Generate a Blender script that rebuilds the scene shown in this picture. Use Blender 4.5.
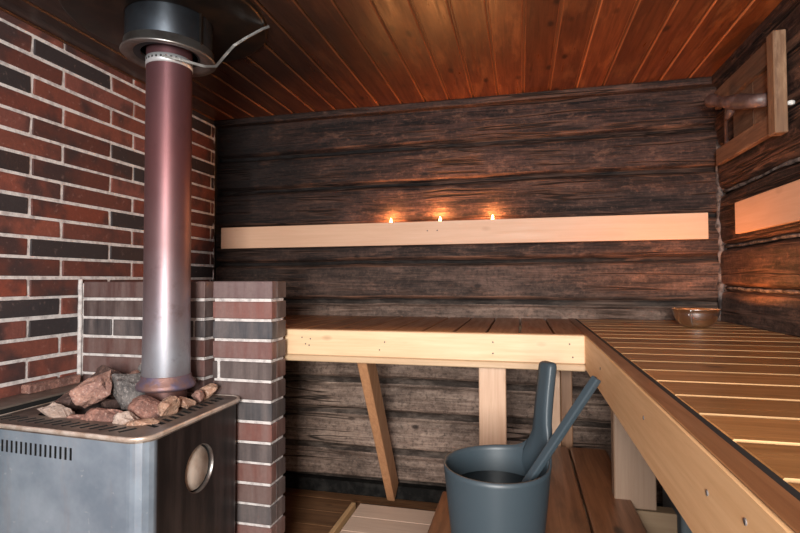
import bpy, bmesh, math, random
from mathutils import Vector, Matrix, noise
random.seed(7)
S = bpy.context.scene
for o in list(bpy.data.objects): bpy.data.objects.remove(o)
COL = S.collection

# ------------------------------------------------------------------ camera
cam_d = bpy.data.cameras.new('camera'); cam = bpy.data.objects.new('camera', cam_d); COL.objects.link(cam)
cam_d.sensor_width = 36; cam_d.lens = 498/800*36; cam_d.clip_start = 0.02
yaw, pit, rol = .2383, .0285, -.0031
fw = Vector((-math.sin(yaw)*math.cos(pit), math.cos(yaw)*math.cos(pit), math.sin(pit)))
rt = Vector((math.cos(yaw), math.sin(yaw), 0)); up = rt.cross(fw)
rt, up = math.cos(rol)*rt+math.sin(rol)*up, -math.sin(rol)*rt+math.cos(rol)*up
cam.matrix_world = Matrix(((rt.x, up.x, -fw.x, 0), (rt.y, up.y, -fw.y, 0), (rt.z, up.z, -fw.z, 0), (0, 0, 0, 1)))
S.camera = cam

# ------------------------------------------------------------------ world, lights, exposure
W = bpy.data.worlds.new('world'); S.world = W; W.use_nodes = True
W.node_tree.nodes['Background'].inputs[0].default_value = (.75, .87, 1, 1)
W.node_tree.nodes['Background'].inputs[1].default_value = .6
S.view_settings.view_transform = 'Standard'; S.view_settings.look = 'None'
S.view_settings.exposure = 0.0; S.view_settings.gamma = 1; S.view_settings.use_curve_mapping = False

def area(name, loc, rot, sx, sy, e, c):
    l = bpy.data.lights.new(name, 'AREA'); l.shape = 'RECTANGLE'; l.size = sx; l.size_y = sy; l.energy = e; l.color = c
    o = bpy.data.objects.new(name, l); o.location = loc; o.rotation_euler = rot; COL.objects.link(o); return o
def point(name, loc, e, c, r=.01):
    l = bpy.data.lights.new(name, 'POINT'); l.energy = e; l.color = c; l.shadow_soft_size = r
    o = bpy.data.objects.new(name, l); o.location = loc; COL.objects.link(o); return o
R = math.radians
# daylight through the window behind the camera
area('window_daylight', (-.02, -.97, .14), (R(88), 0, R(11)), .5, .75, 108, (1, .97, .93))
# added cool fill for the beam face and left wall, no known source
area('left_fill_light', (-1.1, -.97, .15), (R(86), 0, R(-8)),   .5, .7, 5, (.78, .88, 1))
# added warm fill that lifts the shadows, no known source
area('right_fill_light', (.45, -.97, -.2), (R(92), 0, R(6)), .5, 1.2, 7, (1, .86, .7))

# ------------------------------------------------------------------ constants
XL, XR, YB, YF, ZC, ZF = -1.737, .905, 2.6, -1.0, .938, -1.15
ZB = -.19          # upper bench top

# ------------------------------------------------------------------ materials
def nt(name):
    m = bpy.data.materials.new(name); m.use_nodes = True
    n = m.node_tree; n.nodes.clear()
    out = n.nodes.new('ShaderNodeOutputMaterial'); b = n.nodes.new('ShaderNodeBsdfPrincipled')
    n.links.new(b.outputs[0], out.inputs[0]); return m, n, b
def N(n, t, **k):
    x = n.nodes.new(t)
    for a, v in k.items(): setattr(x, a, v)
    return x
def c4(c): return (c[0], c[1], c[2], 1)
def mixc(n, f, a, b, mode='MIX'):
    x = N(n, 'ShaderNodeMix', data_type='RGBA', blend_type=mode)
    for sock, v in ((x.inputs[0], f), (x.inputs[6], a), (x.inputs[7], b)):
        if isinstance(v, (int, float)): sock.default_value = v
        elif isinstance(v, tuple): sock.default_value = c4(v)
        else: n.links.new(v, sock)
    return x.outputs[2]
def ramp(n, src, p0, p1, v0=0., v1=1.):
    x = N(n, 'ShaderNodeMapRange'); n.links.new(src, x.inputs[0])
    x.inputs[1].default_value = p0; x.inputs[2].default_value = p1; x.inputs[3].default_value = v0; x.inputs[4].default_value = v1
    return x.outputs[0]
def noise_t(n, vec, scale, det=4, rough=.55, dist=0.):
    x = N(n, 'ShaderNodeTexNoise'); n.links.new(vec, x.inputs['Vector'])
    x.inputs['Scale'].default_value = scale; x.inputs['Detail'].default_value = det; x.inputs['Roughness'].default_value = rough
    x.inputs['Distortion'].default_value = dist; return x.outputs[0]
def mapping(n, vec, sc):
    x = N(n, 'ShaderNodeMapping'); n.links.new(vec, x.inputs[0]); x.inputs[3].default_value = sc; return x.outputs[0]
def bump(n, b, h, s, d=.01):
    x = N(n, 'ShaderNodeBump'); x.inputs['Strength'].default_value = s; x.inputs['Distance'].default_value = d
    n.links.new(h, x.inputs['Height']); n.links.new(x.outputs[0], b.inputs['Normal'])
def math_n(n, op, a, b):
    x = N(n, 'ShaderNodeMath', operation=op)
    for s, v in ((x.inputs[0], a), (x.inputs[1], b)):
        if isinstance(v, (int, float)): s.default_value = v
        else: n.links.new(v, s)
    return x.outputs[0]

def wood(name, light, dark, axis=0, rough=.5, grain=1., wear=None, wear_amt=.0, knots=(.05, .02, .01), bmp=.25, spec=.5, coat=0, knot_amt=.8, blotch=.35):
    """board wood; the colour attribute 'tint' gives each board its own tone (r) and grain offset (g, b)"""
    m, n, b = nt(name)
    tc = N(n, 'ShaderNodeTexCoord'); at = N(n, 'ShaderNodeAttribute', attribute_name='tint')
    sep = N(n, 'ShaderNodeSeparateColor'); n.links.new(at.outputs['Color'], sep.inputs[0])
    comb = N(n, 'ShaderNodeCombineXYZ')
    for i, k in ((0, 1), (1, 2), (2, 1)): n.links.new(math_n(n, 'MULTIPLY', sep.outputs[k], 37.), comb.inputs[i])
    add = N(n, 'ShaderNodeVectorMath', operation='ADD'); n.links.new(tc.outputs['Object'], add.inputs[0]); n.links.new(comb.outputs[0], add.inputs[1])
    v = add.outputs[0]
    s = [14., 14., 14.]; s[axis] = .9
    g1 = noise_t(n, mapping(n, v, tuple(s)), 3*grain, 5, .65, .6)
    s2 = [60., 60., 60.]; s2[axis] = 2.
    g2 = noise_t(n, mapping(n, v, tuple(s2)), 2*grain, 3, .6)
    g = math_n(n, 'ADD', math_n(n, 'MULTIPLY', g1, .65), math_n(n, 'MULTIPLY', g2, .35))
    col = mixc(n, ramp(n, g, .36, .64), dark, light)
    bl = noise_t(n, v, 3.2, 3, .6)
    col = mixc(n, ramp(n, bl, .45, .75, 0, blotch), col, dark)
    if wear:
        s3 = [9., 9., 9.]; s3[axis] = 2.2
        wn = noise_t(n, mapping(n, v, tuple(s3)), 1.6, 6, .7)
        col = mixc(n, ramp(n, wn, .52, .68, 0, wear_amt), col, wear)
    # knots
    vo = N(n, 'ShaderNodeTexVoronoi'); s4 = [9., 9., 9.]; s4[axis] = 4.5
    n.links.new(mapping(n, v, tuple(s4)), vo.inputs['Vector']); vo.inputs['Scale'].default_value = 1.
    col = mixc(n, ramp(n, vo.outputs['Distance'], .07, .15, knot_amt, 0), col, knots)
    tint = N(n, 'ShaderNodeCombineColor')
    for i in range(3): n.links.new(sep.outputs[0], tint.inputs[i])
    col = mixc(n, 1., col, tint.outputs[0], 'MULTIPLY')
    n.links.new(col, b.inputs['Base Color'])
    n.links.new(ramp(n, g1, .3, .7, rough+.1, rough-.08), b.inputs['Roughness'])
    b.inputs['Specular IOR Level'].default_value = spec; b.inputs['Coat Weight'].default_value = coat; b.inputs['Coat Roughness'].default_value = .25
    bump(n, b, g, bmp, .004)
    return m

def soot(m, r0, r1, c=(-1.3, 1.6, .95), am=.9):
    """blends the base colour to black by distance from point c, ragged by noise"""
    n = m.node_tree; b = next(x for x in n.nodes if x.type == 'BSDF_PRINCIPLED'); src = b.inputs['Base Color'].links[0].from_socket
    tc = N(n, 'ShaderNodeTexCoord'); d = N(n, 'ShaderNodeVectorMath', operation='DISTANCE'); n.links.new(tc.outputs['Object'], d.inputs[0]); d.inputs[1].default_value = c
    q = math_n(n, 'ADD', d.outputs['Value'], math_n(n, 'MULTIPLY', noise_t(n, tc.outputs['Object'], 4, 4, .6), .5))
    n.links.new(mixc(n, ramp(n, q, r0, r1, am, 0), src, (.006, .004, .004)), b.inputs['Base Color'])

def plain(name, col, rough=.5, metal=0., col2=None, ns=8., bmp=0., spec=.5, emit=None, es=0, thr=(.45, .65), aniso=0):
    m, n, b = nt(name); tc = N(n, 'ShaderNodeTexCoord')
    b.inputs['Metallic'].default_value = metal; b.inputs['Roughness'].default_value = rough; b.inputs['Specular IOR Level'].default_value = spec
    nz = noise_t(n, tc.outputs['Object'], ns, 5, .6)
    if col2: n.links.new(mixc(n, ramp(n, nz, *thr), col, col2), b.inputs['Base Color'])
    else: b.inputs['Base Color'].default_value = c4(col)
    if bmp: bump(n, b, nz, bmp, .01)
    if emit: b.inputs['Emission Color'].default_value = c4(emit); b.inputs['Emission Strength'].default_value = es
    return m

M = {}
M['pine'] = wood('fresh_pine', (.80, .57, .35), (.68, .45, .26), 0, .5, knots=(.22, .1, .04), bmp=.08, knot_amt=.5, blotch=.3)
M['pine_y'] = wood('fresh_pine_lengthwise', (.78, .50, .26), (.64, .38, .18), 1, .5, knots=(.2, .1, .05), bmp=.08, knot_amt=.5, blotch=.3)
M['pine_z'] = wood('upright_pine', (.62, .42, .29), (.50, .31, .2), 2, .5, knots=(.2, .1, .05), bmp=.08, knot_amt=.5)
M['brace'] = wood('reddish_pine', (.50, .26, .13), (.36, .17, .08), 2, .5, knots=(.1, .04, .02), bmp=.08)
M['shelf'] = wood('pale_shelf_board', (.68, .43, .29), (.62, .375, .245), 0, .55, knots=(.3, .15, .09), bmp=.03, knot_amt=.25, blotch=.15)
M['shelf_y'] = wood('pale_shelf_board_lengthwise', (.68, .43, .29), (.62, .375, .245), 1, .55, knots=(.3, .15, .09), bmp=.03, knot_amt=.25, blotch=.15)
M['slat_x'] = wood('varnished_slat', (.40, .195, .068), (.22, .095, .03), 0, .33, knots=(.05, .02, .008), bmp=.12, blotch=.4)
M['slat_edge'] = wood('bare_slat_edge', (.62, .40, .20), (.45, .26, .12), 0, .5, bmp=.05)
M['slat_y'] = wood('varnished_slat_lengthwise', (.36, .17, .075), (.22, .09, .036), 1, .38, knots=(.05, .02, .008), bmp=.12, blotch=.4)
M['low_y'] = wood('worn_brown_plank', (.22, .09, .04), (.11, .042, .018), 1, .36, wear=(.05, .022, .012), wear_amt=.6, knots=(.02, .01, .006), bmp=.15)
M['ceil'] = wood('lacquered_ceiling_board', (.24, .064, .018), (.085, .020, .006), 1, .34, wear=(.40, .14, .045), wear_amt=.55, knots=(.02, .006, .003), bmp=.25, spec=.6)
M['ceil_groove'] = wood('raw_groove_edge', (.62, .22, .08), (.36, .10, .035), 1, .4, bmp=.1)
M['duck'] = wood('duckboard_pine', (.78, .58, .45), (.66, .47, .35), 0, .6, knots=(.2, .1, .05), bmp=.1)
M['floor'] = wood('wet_floor_board', (.26, .13, .06), (.12, .055, .025), 0, .35, wear=(.25, .14, .07), wear_amt=.5, bmp=.1)
M['hatch'] = wood('aged_hatch_board', (.21, .11, .065), (.10, .05, .03), 1, .55, wear=(.36, .22, .14), wear_amt=.6)
M['hatch_z'] = wood('aged_hatch_batten', (.24, .14, .08), (.12, .06, .035), 2, .5, wear=(.42, .27, .17), wear_amt=.6)
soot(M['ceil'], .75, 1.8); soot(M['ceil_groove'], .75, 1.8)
def logmat(name, axis):
    m, n, b = nt(name)
    tc = N(n, 'ShaderNodeTexCoord'); at = N(n, 'ShaderNodeAttribute', attribute_name='tint')
    sep = N(n, 'ShaderNodeSeparateColor'); n.links.new(at.outputs['Color'], sep.inputs[0])
    s = [7., 7., 7.]; s[axis] = .8
    v = tc.outputs['Object']
    g1 = noise_t(n, mapping(n, v, tuple(s)), 3, 8, .68, .5)
    s = [60., 60., 60.]; s[axis] = 2.5
    g2 = noise_t(n, mapping(n, v, tuple(s)), 2, 4, .6, .2)
    g = math_n(n, 'ADD', math_n(n, 'MULTIPLY', g1, .55), math_n(n, 'MULTIPLY', g2, .45))
    f = ramp(n, g, .43, .6)
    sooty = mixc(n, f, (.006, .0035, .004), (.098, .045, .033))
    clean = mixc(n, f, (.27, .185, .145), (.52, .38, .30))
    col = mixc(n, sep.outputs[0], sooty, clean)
    bl = noise_t(n, mapping(n, v, (1, 1, 1.6)), 3.4, 6, .65)
    col = mixc(n, ramp(n, bl, .42, .64, 0, .6), col, (.011, .007, .0065))
    s = [13., 13., 13.]; s[axis] = 5.
    w = noise_t(n, mapping(n, v, tuple(s)), 1.5, 8, .78)
    col = mixc(n, ramp(n, w, .54, .68, 0, .5), col, mixc(n, sep.outputs[0], (.30, .145, .095), (.5, .37, .29)))
    fs = noise_t(n, v, 55, 5, .75)
    col = mixc(n, ramp(n, fs, .34, .5, .6, 0), col, (.01, .006, .006)); col = mixc(n, ramp(n, fs, .56, .72, 0, .4), col, mixc(n, sep.outputs[0], (.22, .12, .085), (.6, .46, .38)))
    # worn arris beside a seam (g), its orange painting caught candlelight; oakum in the seam (b)
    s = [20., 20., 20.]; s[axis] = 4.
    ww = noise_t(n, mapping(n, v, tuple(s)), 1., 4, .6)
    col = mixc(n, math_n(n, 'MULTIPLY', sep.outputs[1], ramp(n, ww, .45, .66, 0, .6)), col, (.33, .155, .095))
    oak = mixc(n, ramp(n, w, .45, .62), mixc(n, sep.outputs[0], (.003, .002, .002), (.04, .028, .022)), mixc(n, sep.outputs[0], (.014, .010, .009), (.15, .115, .095)))
    col = mixc(n, sep.outputs[2], col, oak)
    vk = N(n, 'ShaderNodeTexVoronoi'); s = [7., 7., 7.]; s[axis] = 4.; n.links.new(mapping(n, v, tuple(s)), vk.inputs['Vector']); vk.inputs['Scale'].default_value = 1
    col = mixc(n, ramp(n, vk.outputs['Distance'], .05, .1, .85, 0), col, (.02, .012, .01))
    # long drying cracks
    s = [10., 10., 10.]; s[axis] = .35
    ck = noise_t(n, mapping(n, v, tuple(s)), 1.3, 4, .5, .2)
    ab = math_n(n, 'ABSOLUTE', math_n(n, 'SUBTRACT', ck, .5), 0)
    gate = ramp(n, noise_t(n, v, 1.7, 2, .5), .46, .54)
    crack = math_n(n, 'MULTIPLY', ramp(n, ab, .003, .022, 1, 0), gate)
    edge = math_n(n, 'MULTIPLY', ramp(n, ab, .02, .045, 1, 0), gate)
    col = mixc(n, math_n(n, 'MULTIPLY', edge, .5), col, mixc(n, sep.outputs[0], (.19, .095, .065), (.45, .32, .25)))
    col = mixc(n, math_n(n, 'MULTIPLY', crack, .9), col, (.005, .004, .004))
    n.links.new(col, b.inputs['Base Color'])
    n.links.new(ramp(n, g1, .3, .7, .75, .5), b.inputs['Roughness'])
    b.inputs['Specular IOR Level'].default_value = .28
    h = math_n(n, 'ADD', math_n(n, 'SUBTRACT', g, crack), math_n(n, 'MULTIPLY', w, .8))
    bump(n, b, h, .9, .01)
    return m
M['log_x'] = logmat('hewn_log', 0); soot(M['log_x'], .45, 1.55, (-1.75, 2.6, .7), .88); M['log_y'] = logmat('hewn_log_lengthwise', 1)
M['caulk'] = plain('grey_caulking', (.20, .17, .16), .9, 0, (.03, .022, .02), 24, .6, thr=(.4, .58))
M['felt'] = plain('black_bitumen_felt', (.006, .0055, .005), .8, 0, (.022, .02, .018), 20, .5, spec=.2)

def brickmat():
    m, n, b = nt('fired_brick'); tc = N(n, 'ShaderNodeTexCoord'); at = N(n, 'ShaderNodeAttribute', attribute_name='tint')
    v = tc.outputs['Object']
    big = noise_t(n, v, 5.5, 3, .6); fine = noise_t(n, v, 90, 4, .7)
    col = mixc(n, ramp(n, big, .47, .62, 0, .8), at.outputs['Color'], (.03, .024, .026))
    col = mixc(n, ramp(n, fine, .3, .75, .35, 0), col, (.02, .012, .012))
    sp = noise_t(n, v, 45, 3, .6)
    col = mixc(n, ramp(n, sp, .62, .74, 0, .3), col, (.34, .22, .19))
    n.links.new(col, b.inputs['Base Color']); b.inputs['Roughness'].default_value = .7
    bump(n, b, fine, .35, .004); return m
M['brick'] = brickmat()
M['brick_smooth'] = None
def brickmat2():
    m, n, b = nt('scraped_brick'); tc = N(n, 'ShaderNodeTexCoord'); at = N(n, 'ShaderNodeAttribute', attribute_name='tint')
    v = tc.outputs['Object']
    st = noise_t(n, mapping(n, v, (9, 9, 1.2)), 2.2, 4, .6); fine = noise_t(n, v, 60, 4, .7)
    col = mixc(n, ramp(n, st, .35, .7, 0, .5), at.outputs['Color'], (.30, .24, .225))
    col = mixc(n, ramp(n, fine, .3, .75, .25, 0), col, (.02, .012, .012))
    n.links.new(col, b.inputs['Base Color']); b.inputs['Roughness'].default_value = .55
    bump(n, b, fine, .2, .003); return m
M['brick_smooth'] = brickmat2()
M['mortar'] = plain('pale_mortar', (.66, .62, .60), .9, 0, (.42, .38, .37), 40, .4)

def stove_mat():
    m, n, b = nt('painted_stove_steel'); tc = N(n, 'ShaderNodeTexCoord'); v = tc.outputs['Object']
    a = noise_t(n, v, 3.2, 5, .65); st = noise_t(n, mapping(n, v, (14, 14, 1.4)), 1.2, 5, .7); sp = noise_t(n, v, 28, 3, .6)
    col = mixc(n, ramp(n, a, .35, .65), (.20, .25, .31), (.36, .42, .49))
    col = mixc(n, ramp(n, st, .56, .72, 0, .35), col, (.32, .25, .22))
    col = mixc(n, ramp(n, sp, .66, .73, 0, .5), col, (.55, .56, .58))
    geo = N(n, 'ShaderNodeNewGeometry')
    # everything behind the front sheet turns a darker, streaky brown
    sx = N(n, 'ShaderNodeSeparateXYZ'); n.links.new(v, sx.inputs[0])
    behind_front = ramp(n, sx.outputs[1], 1.185, 1.2)
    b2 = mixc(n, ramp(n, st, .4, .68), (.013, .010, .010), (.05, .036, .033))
    col = mixc(n, behind_front, col, b2)
    n.links.new(col, b.inputs['Base Color']); b.inputs['Metallic'].default_value = .35
    n.links.new(ramp(n, a, .3, .7, .32, .46), b.inputs['Roughness']); return m
M['stove'] = stove_mat()
M['stove_top'] = plain('heat_stained_top_steel', (.24, .20, .17), .42, .5, (.12, .09, .08), 9, .05)
M['rim'] = plain('bare_brass_coloured_rim', (.78, .68, .60), .36, .5, (.48, .35, .26), 14)
M['black'] = plain('deep_black', (.006, .006, .006), .8)  # plain black, also the painted shade of the bench joint
M['disc'] = plain('beige_blanking_plate', (.60, .50, .42), .5, 0, (.42, .32, .25), 12)
def pipe_mat():
    m, n, b = nt('heat_coloured_pipe_steel'); tc = N(n, 'ShaderNodeTexCoord'); v = tc.outputs['Object']
    s = N(n, 'ShaderNodeSeparateXYZ'); n.links.new(v, s.inputs[0])
    a = noise_t(n, mapping(n, v, (3, 3, 1.5)), 2.6, 5, .6); zz = math_n(n, 'ADD', s.outputs[2], math_n(n, 'MULTIPLY', a, .25))
    cr = N(n, 'ShaderNodeValToRGB'); n.links.new(ramp(n, zz, -.3, .95), cr.inputs[0])
    e = cr.color_ramp.elements
    e[0].position = 0; e[0].color = (.22, .15, .155, 1); e[1].position = 1; e[1].color = (.15, .07, .08, 1)
    for p, c in ((.12, (.40, .42, .47)), (.24, (.29, .25, .275)), (.42, (.20, .12, .125)), (.7, (.19, .085, .09))):
        x = e.new(p); x.color = c4(c)
    col = mixc(n, ramp(n, noise_t(n, v, 14, 5, .7), .55, .75, 0, .5), cr.outputs[0], (.12, .06, .06))
    n.links.new(col, b.inputs['Base Color']); b.inputs['Metallic'].default_value = .75
    n.links.new(ramp(n, a, .3, .7, .52, .40), b.inputs['Roughness']); return m
M['pipe'] = pipe_mat()
M['collar'] = plain('scaled_collar_steel', (.26, .15, .13), .55, .6, (.16, .14, .22), 22, .4)
M['sleeve'] = plain('dark_sleeve_steel', (.045, .056, .068), .42, .85, (.03, .035, .042), 6)
M['ring'] = plain('grey_ring_steel', (.30, .29, .28), .35, .9, (.18, .15, .14), 12)
M['strap'] = plain('galvanised_strap', (.6, .62, .64), .4, .6)
M['strap_end'] = plain('dull_strap_end', (.30, .30, .29), .4, .8, (.12, .11, .1), 12)
M['hole'] = plain('strap_hole', (.03, .03, .03), .8)
M['shield'] = plain('black_ceiling_plate', (.02, .016, .014), .35, .7, (.05, .03, .02), 8)
M['bucket'] = plain('blue_grey_plastic', (.031, .046, .057), .45, 0, None, spec=.45)
M['tub'] = plain('grey_plastic', (.12, .15, .165), .5)
M['water'] = plain('shade_dark_water', (.004, .006, .007), .12, 0, None, spec=.3)
M['steel'] = plain('polished_steel', (.86, .85, .84), .27, 1.)
M['alu'] = plain('candle_cup_aluminium', (.7, .7, .7), .35, 1.)
M['wax'] = plain('candle_wax', (.8, .7, .55), .5)
M['flame'] = plain('candle_flame', (1, .6, .2), .5, emit=(1, .62, .25), es=14)
M['wick'] = plain('candle_wick', (.02, .02, .02), .9)
M['branch'] = plain('dark_bark_branch', (.07, .04, .035), .42, 0, (.17, .11, .1), 14, .8)
M['nail'] = plain('nail_steel', (.12, .105, .10), .7, .2)
M['white'] = plain('white_plastic', (.75, .75, .72), .5)
def stone(name, c1, c2, c3):
    m, n, b = nt(name); tc = N(n, 'ShaderNodeTexCoord'); v = tc.outputs['Object']
    a = noise_t(n, v, 22, 6, .7); f = noise_t(n, v, 110, 4, .7)
    col = mixc(n, ramp(n, a, .4, .6), c1, c2); col = mixc(n, ramp(n, f, .55, .7, 0, .7), col, c3); col = mixc(n, ramp(n, noise_t(n, v, 50, 5, .7), .36, .46, .7, 0), col, (.03, .02, .02))
    n.links.new(col, b.inputs['Base Color']); b.inputs['Roughness'].default_value = .75; bump(n, b, math_n(n, 'ADD', a, math_n(n, 'MULTIPLY', f, .3)), .8, .01); return m
M['st_pink'] = stone('pink_granite', (.46, .26, .20), (.26, .14, .115), (.62, .47, .41))
M['st_red'] = stone('reddish_granite', (.38, .19, .145), (.16, .08, .065), (.56, .38, .31))
M['st_grey'] = stone('dark_grey_stone', (.20, .18, .17), (.06, .055, .055), (.42, .38, .36))
M['st_beige'] = stone('beige_stone', (.52, .41, .35), (.38, .28, .23), (.62, .52, .46))
M['st_brown'] = stone('brown_stone', (.13, .075, .06), (.07, .04, .035), (.25, .17, .14))
M['st_tan'] = stone('tan_orange_stone', (.58, .38, .27), (.33, .18, .12), (.7, .54, .44))

# ------------------------------------------------------------------ mesh helpers
class MB:
    def __init__(s): s.bm = bmesh.new(); s.lay = s.bm.loops.layers.float_color.new('tint'); s.mats = []
    def mi(s, m):
        if m not in s.mats: s.mats.append(m)
        return s.mats.index(m)
    def paint(s, faces, tint, mi=0, smooth=False):
        for f in faces:
            f.material_index = mi; f.smooth = smooth
            for l in f.loops: l[s.lay] = (tint[0], tint[1], tint[2], 1)
    def box(s, a, b, m, bev=.002, tint=None, mtx=None, jit=0, seg=1):
        if tint is None: tint = (random.uniform(.86, 1.08), random.random(), random.random())
        t = bmesh.new(); bmesh.ops.create_cube(t, size=1)
        for v in t.verts:
            v.co = Vector([(a[i]+b[i])/2+v.co[i]*(b[i]-a[i]) + random.uniform(-jit, jit) for i in range(3)])
        if bev: bmesh.ops.bevel(t, geom=t.edges[:], offset=bev, segments=seg, affect='EDGES', profile=.5)
        if mtx: bmesh.ops.transform(t, matrix=mtx, verts=t.verts)
        s.absorb(t, m, tint); return s
    def absorb(s, t, m, tint=(1, .3, .6), smooth=False):
        mp = {}
        for v in t.verts: mp[v] = s.bm.verts.new(v.co)
        fs = []
        for f in t.faces:
            try: fs.append(s.bm.faces.new([mp[v] for v in f.verts]))
            except ValueError: pass
        s.paint(fs, tint, s.mi(m), smooth); t.free()
    def lathe(s, prof, c, m, seg=48, smooth=True, tint=(1, .3, .6), mtx=None):
        t = bmesh.new(); rows = []
        for r, z in prof:
            if r < 1e-6: rows.append([t.verts.new((c[0], c[1], c[2]+z))])
            else: rows.append([t.verts.new((c[0]+r*math.cos(2*math.pi*i/seg), c[1]+r*math.sin(2*math.pi*i/seg), c[2]+z)) for i in range(seg)])
        for A, B in zip(rows, rows[1:]):
            for i in range(seg):
                j = (i+1) % seg
                if len(A) == 1 and len(B) == 1: continue
                if len(A) == 1: t.faces.new((A[0], B[i], B[j]))
                elif len(B) == 1: t.faces.new((A[i], A[j], B[0]))
                else: t.faces.new((A[i], A[j], B[j], B[i]))
        bmesh.ops.recalc_face_normals(t, faces=t.faces)
        if mtx: bmesh.ops.transform(t, matrix=mtx, verts=t.verts)
        s.absorb(t, m, tint, smooth); return s
    def tube(s, pts, rad, m, seg=10, smooth=True, flat=None):
        """tube along pts; rad is a number or list; flat=(w, t) makes a strip of that section"""
        t = bmesh.new(); rings = []; pts = [Vector(p) for p in pts]; n = len(pts)
        for i, p in enumerate(pts):
            d = (pts[min(i+1, n-1)]-pts[max(i-1, 0)]).normalized()
            ref = Vector((0, 0, 1)) if abs(d.z) < .95 else Vector((0, 1, 0))
            a = d.cross(ref).normalized(); b = a.cross(d)
            r = rad[i] if isinstance(rad, (list, tuple)) else rad
            if flat: ring = [p+a*x*flat[0]/2+b*y*flat[1]/2 for x, y in ((-1, -1), (1, -1), (1, 1), (-1, 1))]
            else: ring = [p+(a*math.cos(k*2*math.pi/seg)+b*math.sin(k*2*math.pi/seg))*r for k in range(seg)]
            rings.append([t.verts.new(q) for q in ring])
        for A, B in zip(rings, rings[1:]):
            for k in range(len(A)):
                j = (k+1) % len(A); t.faces.new((A[k], A[j], B[j], B[k]))
        t.faces.new(rings[0][::-1]); t.faces.new(rings[-1])
        bmesh.ops.recalc_face_normals(t, faces=t.faces)
        s.absorb(t, m, (1, .3, .6), smooth and not flat); return s
    def prism(s, poly, z0, z1, m, bev=0, tint=(1, .3, .6), mtx=None, smooth=False):
        t = bmesh.new(); A = [t.verts.new((p[0], p[1], z0)) for p in poly]; B = [t.verts.new((p[0], p[1], z1)) for p in poly]
        t.faces.new(A[::-1]); t.faces.new(B)
        for i in range(len(A)): j = (i+1) % len(A); t.faces.new((A[i], A[j], B[j], B[i]))
        bmesh.ops.recalc_face_normals(t, faces=t.faces)
        if bev: bmesh.ops.bevel(t, geom=t.edges[:], offset=bev, segments=2, affect='EDGES', profile=.5)
        if mtx: bmesh.ops.transform(t, matrix=mtx, verts=t.verts)
        s.absorb(t, m, tint, smooth); return s
    def build(s, name, parent=None, **props):
        me = bpy.data.meshes.new(name); s.bm.to_mesh(me); s.bm.free()
        for m in s.mats: me.materials.append(m)
        o = bpy.data.objects.new(name, me); COL.objects.link(o)
        if parent:
            o.parent = parent; o.matrix_parent_inverse = Matrix.Translation(-Vector(parent.location))
        for k, v in props.items(): o[k] = v
        return o
def thing(name, label, cat, loc, group=None):
    o = bpy.data.objects.new(name, None); o.empty_display_size = .05; COL.objects.link(o); o.location = loc
    o['label'] = label; o['category'] = cat
    if group: o['group'] = group
    return o
def center(o, loc):
    """move a mesh object's origin to loc"""
    o.data.transform(Matrix.Translation(-Vector(loc))); o.location = loc; return o
def carve(o, cutter):
    md = o.modifiers.new('cut', 'BOOLEAN'); md.object = cutter; md.solver = 'EXACT'; md.operation = 'DIFFERENCE'
    dg = bpy.context.evaluated_depsgraph_get(); me = bpy.data.meshes.new_from_object(o.evaluated_get(dg))
    o.modifiers.remove(md); o.data = me; bpy.data.objects.remove(cutter)

# ------------------------------------------------------------------ log walls
def log_wall(name, mat, seams, a0, a1, place, tints, step=.02, seed=0, thick=.12):
    mb = MB(); mi = mb.mi(mat); bm = mb.bm
    nu = int((a1-a0)/step); zs = []
    for k in range(len(seams)-1):
        z0, z1 = seams[k], seams[k+1]; H = z1-z0; hw = .021 if tints[k % len(tints)] > .4 else .012
        ds = [0, hw*.8, hw, hw+.004, hw+.009, hw+.016]
        mid = [hw+.016+(H-2*hw-.032)*q/11 for q in range(1, 11)]
        full = ds+mid+[H-d for d in ds[::-1]]
        if k < len(seams)-2: full = full[:-1]
        for d in full:
            e = min(d, H-d)
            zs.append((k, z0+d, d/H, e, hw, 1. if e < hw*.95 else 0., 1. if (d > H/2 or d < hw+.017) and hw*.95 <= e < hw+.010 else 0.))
    rows = []
    for (k, z, t, e, hw, oa, ar) in zs:
        row = []
        for i in range(nu+1):
            u = a0+(a1-a0)*i/nu
            kk = k if t < .5 else k+1
            wob = .010*noise.noise(Vector((u*1.1, kk*5.3+seed, 0)))+.004*noise.noise(Vector((u*5.1, kk*2.3+seed, 4)))
            x = max(0, e-hw*.9)/.014
            d = .030*max(0, 1-x)**1.6-.010*(1-(2*t-1)**4)
            if e < hw: d = .030+.004*noise.noise(Vector((u*16, z*30, 3)))
            d += .006*noise.noise(Vector((u*2.2, z*9, seed+k*2.)))+.0035*noise.noise(Vector((u*7, z*34, seed+9)))+.010*noise.noise(Vector((k*3.7, seed, u*.4)))
            row.append(bm.verts.new(place(u, z+wob, d)))
        rows.append(row)
    for r in range(len(rows)-1):
        k = zs[r][0]; tn = tints[k % len(tints)]; q0, q1 = zs[r], zs[r+1]
        oa = 1. if min(q0[5], q1[5]) > 0 else 0.
        if r+1 < len(rows) and q1[2] == 0: oa = 1.
        for i in range(nu):
            f = bm.faces.new((rows[r][i], rows[r][i+1], rows[r+1][i+1], rows[r+1][i])); f.material_index = mi; f.smooth = True
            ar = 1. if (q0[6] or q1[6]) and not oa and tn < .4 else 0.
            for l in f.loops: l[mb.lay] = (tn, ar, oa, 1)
    bmesh.ops.recalc_face_normals(bm, faces=bm.faces)
    return mb
SB = [-1.15, -1.085, -.917, -.717, -.545, -.33, -.107, .101, .30, .522, .718, .96]
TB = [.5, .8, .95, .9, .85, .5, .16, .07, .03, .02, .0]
mb = log_wall('wall_back', M['log_x'], SB, XL-.02, XR+.02, lambda u, z, d: (u, YB+d, z), TB, seed=2)
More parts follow.
